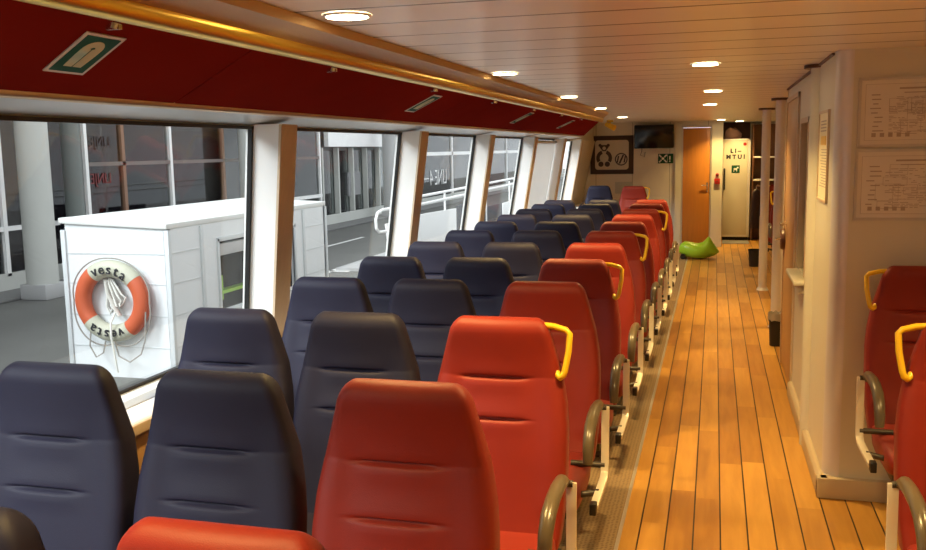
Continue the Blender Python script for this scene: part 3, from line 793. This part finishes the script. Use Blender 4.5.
# green rocker
t = thing('rocking_toy', 'lime green plastic rocking toy on planks before the orange door', 'toy', (-.215, 14.25, .0))
rings = []
def lerp_tab(tab, x):
    for (a, b), (c, d) in zip(tab, tab[1:]):
        if x <= c: return b+(d-b)*(x-a)/(c-a)
    return tab[-1][1]
top = [(-.30, .13), (-.26, .22), (-.20, .262), (-.14, .255), (-.06, .238), (.0, .232), (.06, .248), (.11, .30), (.14, .335), (.165, .325), (.21, .25), (.26, .175), (.30, .12)]
bot = [(-.30, .10), (-.24, .06), (-.16, .026), (-.05, .008), (.06, .006), (.16, .024), (.24, .055), (.30, .10)]
for i in range(31):
    x = -.30+.60*i/30
    zt_, zb_ = lerp_tab(top, x), lerp_tab(bot, x)
    d_ = .19*math.sqrt(max(.05, 1-(x/.31)**2))
    ring = []
    for k in range(20):
        a = 2*math.pi*k/20; c, s = math.cos(a), math.sin(a)
        ring.append((x, d_*math.copysign(abs(c)**.7, c), (zt_+zb_)/2+(zt_-zb_)/2*math.copysign(abs(s)**.8, s)))
    rings.append(ring)
MB().loft(rings).build('body', 'green', t, smooth=60)
MB().cyl((-.22, -.17, .045), (-.22, .17, .045), .04, n=16).build('rocker_end', 'black', t)

# ------------------------------------------------------------------ ceiling lights
LC = (1.0, .665, .235)
def downlight(x, y, label, power, size=.125):
    t = thing('ceiling_light', label, 'light', (x, y, ZC), 0, 'round ceiling downlights')
    n = 28
    R_ = lambda r, z: [(r*math.cos(2*math.pi*k/n), r*math.sin(2*math.pi*k/n), z) for k in range(n)]
    MB().loft([R_(.076, -.001), R_(.076, -.005), R_(.068, -.008), R_(.064, -.005)], caps=False).build('rim', 'whitepaint', t)
    MB().disc((0, 0, -.006), .064, 2, h=.004).build('diffuser', 'lamp', t)
    ld = bpy.data.lights.new('downlight_beam', 'AREA'); ld.shape = 'DISK'; ld.size = size; ld.energy = power; ld.color = LC; ld.spread = math.radians(115)
    lo = bpy.data.objects.new('downlight_beam', ld); COL.objects.link(lo); lo.parent = t; lo.location = (0, 0, -.013)
PW = 16.0
for x, y, w in ((-1.08, .80, 'behind'), (-1.10, 2.72, 'nearest of the row beside the lockers'), (-1.125, 5.06, 'second of the row beside the lockers'), (-1.15, 7.55, 'third of the row beside the lockers'), (-1.18, 9.9, 'fourth of the row beside the lockers'), (-1.24, 13.0, 'farthest of the row beside the lockers')):
    downlight(x, y, 'glowing round downlight in the strip ceiling, ' + w, PW)
for x, y, w in ((-.05, 0.1, 'over'), (-.05, 2.55, 'over'), (-.055, 4.98, 'nearest of the row above the aisle'), (-.02, 7.4, 'second of the row above the aisle'), (-.055, 9.74, 'third of the row above the aisle'), (.09, 15.55, 'last of the row before the passage')):
    downlight(x, y, 'glowing round downlight in the strip ceiling, ' + w, PW)
for x, y in ((.40, 16.7),):
    downlight(x, y, 'glowing round downlight in the passage before the white locker', PW*.7)
for x, y in ((1.3, .2), (1.3, 2.9), (1.4, 9.2), (1.4, 12.2)):
    downlight(x, y, 'glowing round downlight over the right-hand seats', PW*.85)

# ------------------------------------------------------------------ outside: quay
G = -.67
struct(MB().box(-60, -2.75, -40, 110, G-.3, G).build('ground_quay', 'asphalt'), 'wet grey asphalt quay outside the windows')
struct(MB().box(-2.75, -2.3, -40, 110, -2.5, -2.0).build('ground_water', 'facdark'))
struct(MB().box(-14, -11.2, -10, 80, G, G+.06).build('ground_pavement', 'paving', bevel=.02), 'pale kerb along the terminal')
rm = MB().box(-7.44, -7.32, 16.4, 30, G, G+.004).box(-8.6, -7.0, 16.9, 17.05, G, G+.004).box(-9.5, -9.4, 18.5, 24, G, G+.004)
o = rm.build('ground_markings', 'whitepaint'); struct(o, 'thin white painted lines on the quay')

tb = thing('terminal_building', 'long glass fronted terminal building across the quay', 'building', (-12, 20, G))
tinv = Matrix.Translation((12, -20, -G))
def tp(mb, name, m, **k):
    o = mb.build(name, m, tb, **k); o.matrix_parent_inverse = tinv; return o
FX = -12.0; FT = 4.6
tp(MB().box(-17, -16.8, -10, 80, G, FT), 'rear_wall', 'facgrey')
tp(MB().box(-17, FX-.05, -10, 80, G, G+.08), 'inner_floor', 'facdark')
tp(MB().box(-17.2, FX+.6, -10, 80, FT, FT+.3), 'roof', 'white')
tp(MB().box(FX-.1, FX+.06, -10, 80, G, G+.35), 'base_wall', 'concrete')
ys = [11.2, 13.4, 15.69, 16.9, 18.65, 21.0, 23.5, 26.9]
for a, b in zip(ys, ys[1:]):
    tp(MB().box(FX-.02, FX-.005, a, b, G+.35, FT), 'glass_pane', 'facglass')
tp(MB().box(FX-.02, FX-.005, -10, 11.2, G+.35, FT), 'glass_pane', 'facglass')
for y in (13.4, 15.69, 18.65, 26.9): tp(MB().box(FX-.05, FX+.06, y-.045, y+.045, G+.3, FT), 'white_mullion', 'white')
for y in (11.2, 16.9, 21.0, 23.5): tp(MB().box(FX-.05, FX+.05, y-.05, y+.05, G+.3, FT), 'brown_mullion', 'facbrown')
tp(MB().box(FX-.03, FX+.05, -10, 15.7, .42, .50), 'transom', 'white')
tp(MB().box(FX-.03, FX+.05, 15.7, 27, 1.50, 1.58), 'transom', 'facdark')
tp(MB().box(FX-.03, FX+.05, 23.5, 27, .30, .40), 'transom', 'white')
tp(MB().loft([[(FX-.3, 16.0, 1.6), (FX-.22, 16.0, 1.6), (FX-.22, 16.12, 1.6), (FX-.3, 16.12, 1.6)], [(FX-.3, 18.2, .2), (FX-.22, 18.2, .2), (FX-.22, 18.32, .2), (FX-.3, 18.32, .2)]]), 'brace', 'facbrown')
# inside: coloured furniture and walls behind the glass
tp(MB().box(-14.6, -14.4, 9, 14.2, G, 1.5), 'inner_partition', 'facbrown')
tp(MB().box(-14.2, -14.0, 14.0, 15.2, 1.1, 2.6), 'inner_board', 'facbrown')
tp(MB().box(-14.5, -14.3, 16.5, 22.0, G+.3, .55), 'inner_counter', 'facbrown')
tp(MB().box(-12.9, -12.8, 15.75, 18.6, .0, 3.2), 'inner_screen', 'palegrey')  # pale board added to catch daylight and brighten the glass behind the lettering
tp(MB().box(-14.4, -14.2, 17.2, 18.6, .35, .5), 'inner_ledge', 'facred')
tp(MB().box(-13.2, -12.8, 20.15, 20.65, .45, 1.75), 'inner_cabinet', 'facyellow')
tp(MB().box(-13.6, -13.3, 20.9, 21.9, G, 3.4), 'inner_column', 'facbrown')
tp(MB().box(-14.6, -14.4, 24, 27.5, .5, 1.7), 'inner_poster', 'facbrown')
# doors under a white sign band
tp(MB().box(FX-.5, FX-.3, 27.0, 34.0, G, FT), 'door_recess', 'concrete_dark')
tp(MB().box(FX-.1, FX+.05, 27.6, 33.0, 1.88, 2.55), 'sign_band', 'white')
for k in range(5):
    y = 27.4+k*1.3
    tp(MB().box(FX-.29, FX-.25, y+.1, y+1.2, G+.1, 1.75), 'door_pane', 'facglass')
    tp(MB().box(FX-.27, FX-.1, y, y+.10, G, 1.85), 'door_post', 'concrete')
tp(MB().box(FX-.28, FX-.2, 29.8, 30.9, .2, 1.0), 'door_poster', 'facgrey')
# glazed white framed part farther on
for y0_, y1_ in ((35.0, 42.1), (42.1, 48), (48, 54), (54, 62), (62, 75)):
    tp(MB().box(FX-.02, FX-.005, y0_, y1_, G+.3, FT), 'glass_pane', 'facglass')
    tp(MB().box(FX-.05, FX+.06, y1_-.08, y1_+.08, G, FT), 'white_mullion', 'white')
tp(MB().box(FX-.03, FX+.06, 35, 75, 1.48, 1.64), 'transom', 'white')
tp(MB().box(FX-.03, FX+.06, 46, 75, 2.6, 2.76), 'transom', 'white')
tp(MB().box(-14.3, -14.1, 36, 60, G, .9), 'inner_counter', 'facdark')
tp(MB().box(-13.2, -13.0, 49, 56, -1.0+.4, .1), 'inner_ledge', 'facred')
def mirror_text(s, y, z, size, m):
    o = text_mesh('lettering', s, size, m, tb, axes((FX+.012, y, z), (0, -1, 0), (0, 0, 1)), extrude=.003); o.matrix_parent_inverse = tinv
mirror_text('LINJE', 16.2, 1.98, .30, 'ink')
mirror_text('LINJE', 16.15, 1.24, .30, 'inkred')
ar = MB()
def arrow(y, z, s, m):
    a = MB().box(FX+.01, FX+.014, y-s, y+s, z-.02, z+.02)
    for q in (-1, 1):
        a.add([(FX+.01, y-s, z), (FX+.01, y-s+.05, z), (FX+.01, y-s+.17, z+q*.14), (FX+.01, y-s+.11, z+q*.14)], [(0, 1, 2, 3)])
    tp(a, 'arrow_sign', m)
arrow(15.4, 1.30, .16, 'ink')
mirror_text('LINE 4', 39.9, .48, .95, 'white')
arrow(38.0, .50, .45, 'white')

def column(x, y, r, label, m='concrete'):
    t = thing('concrete_column', label, 'column', (x, y, G), 0, 'columns on the quay')
    MB().cyl((0, 0, .25), (0, 0, 5.3), r, n=28).build('shaft', m, t)
    MB().box(-r*1.0, r*1.0, -r*1.0, r*1.0, 0, .26).build('base', 'vent', t, bevel=.02)
column(-10.93, 13.0, .255, 'thick white round column on the quay left of the shed')
column(-11.55, 14.75, .17, 'dark slim column just right of the thick white column', 'concrete_dark')
column(-11.5, 21.4, .22, 'grey green column on the quay above the shed roof', 'concrete')
column(-11.3, 31.6, .28, 'grey column at the right end of the terminal doors', 'vent')

# white shed: prism following its slightly sloping roof
sh = thing('service_shed', 'white panelled shed on the quay just outside the nearest window', 'shed', (-6.0, 10.2, G))
sinv = Matrix.Translation((6.0, -10.2, -G))
def sp_(mb, name, m, **k):
    o = mb.build(name, m, sh, **k); o.matrix_parent_inverse = sinv; return o
X0, X1, Y0, Y1 = -6.74, -5.45, 8.35, 12.35; ZL, ZR = .985, .925
wx0, wx1 = 9.35, 11.3      # serving opening along the long side
wz0, wz1 = -.10, .70
sp_(MB().hexa([(X0, Y0, G), (X1, Y0, G), (X1, Y0+.05, G), (X0, Y0+.05, G), (X0, Y0, ZL), (X1, Y0, ZR), (X1, Y0+.05, ZR), (X0, Y0+.05, ZL)]), 'end_wall', 'shedwhite')
sp_(MB().hexa([(X0, Y1-.05, G), (X1, Y1-.05, G), (X1, Y1, G), (X0, Y1, G), (X0, Y1-.05, ZL), (X1, Y1-.05, ZR), (X1, Y1, ZR), (X0, Y1, ZL)]), 'end_wall', 'shedwhite')
sp_(MB().box(X1-.05, X1, Y0, wx0, G, ZR).box(X1-.05, X1, wx0, wx1, G, wz0).box(X1-.05, X1, wx0, wx1, wz1, ZR).box(X1-.05, X1, wx1, Y1, G, ZR), 'side_wall', 'shedwhite')
sp_(MB().box(X0, X0+.05, Y0, Y1, G, ZL), 'side_wall', 'shedwhite')
sp_(MB().hexa([(X0-.005, Y0-.03, ZL), (X1+.01, Y0-.03, ZR), (X1+.01, Y1+.03, ZR), (X0-.005, Y1+.03, ZL), (X0-.005, Y0-.03, ZL+.06), (X1+.01, Y0-.03, ZR+.06), (X1+.01, Y1+.03, ZR+.06), (X0-.005, Y1+.03, ZL+.06)]), 'roof', 'roofwhite', bevel=.01)
# frame posts and panel joints
for (x, y) in ((X0+.036, Y0), (X1, Y0), (X1, Y1), (X1, 8.98), (X1, 11.6)):
    sp_(MB().box(x-.035, x+.02, y-.02, y+.035, G, ZR-.01), 'corner_post', 'shedframe', bevel=.004)
for z in (.66, .34, .0, -.34):
    sp_(MB().box(X0, X1, Y0-.006, Y0, z, z+.012), 'panel_joint', 'shedframe')
    sp_(MB().box(X1, X1+.006, Y0, 9.0, z, z+.012).box(X1, X1+.006, 11.6, Y1, z, z+.012), 'panel_joint', 'shedframe')
sp_(MB().box(X1-.02, X1+.02, wx0-.04, wx0, wz0, wz1+.04).box(X1-.02, X1+.02, wx1, wx1+.04, wz0, wz1+.04).box(X1-.02, X1+.02, wx0-.04, wx1+.04, wz1, wz1+.05).box(X1-.02, X1+.03, wx0-.04, wx1+.04, wz0-.04, wz0), 'opening_frame', 'shedframe', bevel=.004)
sp_(MB().box(X1-.06, X1-.01, wx0, wx1, wz1-.17, wz1-.03), 'roller_shutter', 'vent', bevel=.01)
sp_(MB().box(X1-.75, X1-.7, wx0-.1, 11.75, G+.1, ZR-.05), 'inner_wall', 'dark')  # near-black sheet added to stand in for the shade inside the shed
sp_(MB().box(X1-.75, X1-.06, 11.42, 11.47, G+.1, ZR-.05), 'inner_wall', 'dark')  # second added dark sheet, hides the white end from the opening
it = MB().box(X1-.40, X1-.34, 9.9, 10.0, -.08, .22); sp_(it, 'green_post', 'green')
sp_(MB().box(X1-.42, X1-.3, 9.5, 10.6, .0, .04), 'green_rail', 'green')
sp_(MB().cyl((X1-.2, 10.55, -.09), (X1-.2, 10.55, .06), .07, n=14), 'red_bucket', 'redbtn')
sp_(MB().tube([(X1-.3, 9.6, -.1), (X1-.3, 9.62, .5)], .035), 'inner_pipe', 'vent')

# life ring
lr = thing('life_ring', 'orange and white life ring with rope hanging on the white shed end', 'lifebuoy', (-6.10, Y0-.085, .175))
RR, rr_ = .355, .090
def torus_part(a0, a1, n, r, name, m):
    rings = []
    for i in range(n+1):
        a = math.radians(a0+(a1-a0)*i/n); c = Vector((RR*math.cos(a), 0, RR*math.sin(a)*.97)); u = Vector((math.cos(a), 0, math.sin(a)))
        rings.append([c+u*(r*math.cos(2*math.pi*k/16))+Vector((0, r*.85*math.sin(2*math.pi*k/16), 0)) for k in range(16)])
    return MB().loft(rings).build(name, m, lr, smooth=60)
torus_part(0, 360, 64, rr_, 'ring_core', 'orange') if False else None
bands = [(42, 122), (222, 302)]
torus_part(122, 222, 26, rr_, 'orange_section', 'orange'); torus_part(-58, 42, 26, rr_, 'orange_section', 'orange')
for a, b in bands: torus_part(a-3, b+3, 24, rr_+.003, 'white_band', 'ringwhite')
def arc_text(s, a_mid, step, size, top=True):
    g = None; n = len(s); obs = []
    for i, ch in enumerate(s):
        k = (i-(n-1)/2)*step
        a = math.radians(a_mid - k) if top else math.radians(a_mid - k)
        up = Vector((math.cos(a), 0, math.sin(a))); xa = Vector((math.sin(a), 0, -math.cos(a)))
        c = Vector((RR*math.cos(a), -rr_*.85-.008, RR*math.sin(a)*.97))
        text_mesh('letter', ch, size, 'ink', lr, axes(c, xa, up), extrude=.006)
arc_text('vesta', 84, 14.5, .155); arc_text('vesta', 264, 14.5, .155)
# grab line round the ring, and the rope hanks
pts = []
for i in range(73):
    a = math.radians(i*5); sag = .04*abs(math.sin(2*a)); r = RR+rr_+.012+sag
    pts.append((r*math.cos(a), -.02, r*math.sin(a)-.03*abs(math.sin(2*a))))
MB().tube(pts[:-1], .008, n=6, closed=True).build('grab_line', 'rope', lr)
MB().tube([(-.25, -.05, -.30), (-.27, -.06, -.48), (-.20, -.06, -.60), (-.11, -.06, -.55), (-.07, -.06, -.42)], .008, n=6).build('grab_line', 'rope', lr)
MB().tube([(.03, -.05, -.42), (.07, -.05, -.58), (.20, -.05, -.64), (.34, -.05, -.55), (.40, -.05, -.40), (.42, -.04, -.1)], .008, n=6).build('grab_line', 'rope', lr)
def rp(mb, name, m):
    o = mb.build(name, m, lr); o.location = (-.03, .055, .24); return o
gl, wl = MB(), MB()
for k in range(7):
    x = -.06+k*.028
    (gl if k % 2 else wl).tube([(0, -.02, .01), (x*.6, -.05, -.05), (x+.04, -.055, -.17), (x+.08, -.05, -.32+.02*k), (x+.05, -.045, -.38+.02*k), (x+.01, -.05, -.30), (x*.4, -.045, -.09)], .010, n=6)
wl.tube([(.06, -.06, -.36), (.062, -.15, -.46), (.065, -.16, -.62), (.07, -.10, -1.0)], .012, n=6)
rp(gl, 'throw_line', 'rope'); rp(wl, 'throw_line', 'ropewhite')
rp(MB().tube([(-.05, -.03, -.02), (-.02, -.055, -.15), (.05, -.06, -.30), (.11, -.055, -.40)], .035, n=8, flat=.5), 'line_float', 'ropewhite')
rp(MB().box(-.012, .012, -.02, .025, -.02, .02), 'hook', 'shedframe')

# gangway with white sides and rails
gw = thing('gangway', 'white boarding gangway with solid sides and tube rails', 'gangway', (-6.2, 22, G))
ginv = Matrix.Translation((6.2, -22, -G))
def gp(mb, name, m, **k):
    o = mb.build(name, m, gw, **k); o.matrix_parent_inverse = ginv; return o
gX = -6.0
gp(MB().hexa([(gX-.04, 17.0, G+.05), (gX, 17.0, G+.05), (gX, 21.4, G+.05), (gX-.04, 21.4, G+.05), (gX-.04, 17.0, .38), (gX, 17.0, .38), (gX, 21.4, .30), (gX-.04, 21.4, .30)]), 'side_panel', 'white')
gp(MB().box(gX-.04, gX, 21.5, 23.6, G+.05, .36), 'mesh_panel', 'mesh_dark')
gp(MB().box(gX-.04, gX, 26.5, 31.0, G+.05, .12), 'side_panel', 'white')
gp(MB().box(gX-.04, gX, 24.0, 26.4, G+.05, .14), 'mesh_panel', 'mesh_dark')
gp(MB().box(gX-1.3, gX, 17.0, 31, G+.0, G+.06), 'deck', 'vent')
for z in (.72, .55):
    gp(MB().tube([(gX-.02, 17.0, z), (gX-.02, 31.0, z+.10)], .03), 'rail', 'white')
lp = [(gX-.02, 17.2, .60), (gX-.02, 16.3, .60), (gX-.02, 16.05, .56), (gX-.02, 15.95, .45), (gX-.02, 15.97, .28), (gX-.02, 16.1, .20), (gX-.02, 16.5, .18)]
gp(MB().tube(lp, .028), 'rail_loop', 'white')
gp(MB().loft([[(gX-.05, 16.5, .32), (gX+.0, 16.5, .32), (gX, 17.0, .32), (gX-.05, 17.0, .32)], [(gX-.05, 16.8, G), (gX, 16.8, G), (gX, 17.0, G), (gX-.05, 17.0, G)]]), 'end_post', 'white')
for y in (17.0, 20.5, 24.0, 27.5, 31.0): gp(MB().cyl((gX-.02, y, G+.05), (gX-.02, y, .74), .025), 'post', 'white')
gp(MB().cyl((gX-.02, 24.4, G), (gX-.02, 24.4, 2.6), .05), 'tall_post', 'white')

# ------------------------------------------------------------------ daylight
wd = bpy.data.worlds.new('overcast'); scene.world = wd; wd.use_nodes = True
nt = wd.node_tree; nt.nodes.clear()
out = nt.nodes.new('ShaderNodeOutputWorld'); bg = nt.nodes.new('ShaderNodeBackground')
tc = nt.nodes.new('ShaderNodeTexCoord'); nz = nt.nodes.new('ShaderNodeTexNoise'); nz.inputs['Scale'].default_value = 2.0
cr = nt.nodes.new('ShaderNodeValToRGB'); cr.color_ramp.elements[0].position = .3; cr.color_ramp.elements[0].color = (.80, .86, .92, 1); cr.color_ramp.elements[1].position = .75; cr.color_ramp.elements[1].color = (1, 1, 1, 1)
nt.links.new(tc.outputs['Generated'], nz.inputs['Vector']); nt.links.new(nz.outputs['Fac'], cr.inputs[0]); nt.links.new(cr.outputs[0], bg.inputs['Color'])
bg.inputs['Strength'].default_value = 1.7
nt.links.new(bg.outputs[0], out.inputs[0])
sd = bpy.data.lights.new('overcast_sun', 'SUN'); sd.energy = 6.5; sd.angle = math.radians(34); sd.color = (.93, .97, 1)
so = bpy.data.objects.new('overcast_sun', sd); COL.objects.link(so)
so.rotation_euler = Vector((.48, .68, -.56)).to_track_quat('-Z', 'Y').to_euler()

scene.view_settings.view_transform = 'Standard'; scene.view_settings.look = 'None'
scene.view_settings.exposure = 0.0; scene.view_settings.gamma = 1.0; scene.view_settings.use_curve_mapping = False
scene.cycles.use_denoising = True
scene.cycles.max_bounces = 8; scene.cycles.diffuse_bounces = 5; scene.cycles.transparent_max_bounces = 16
scene.cycles.sample_clamp_indirect = 6.0
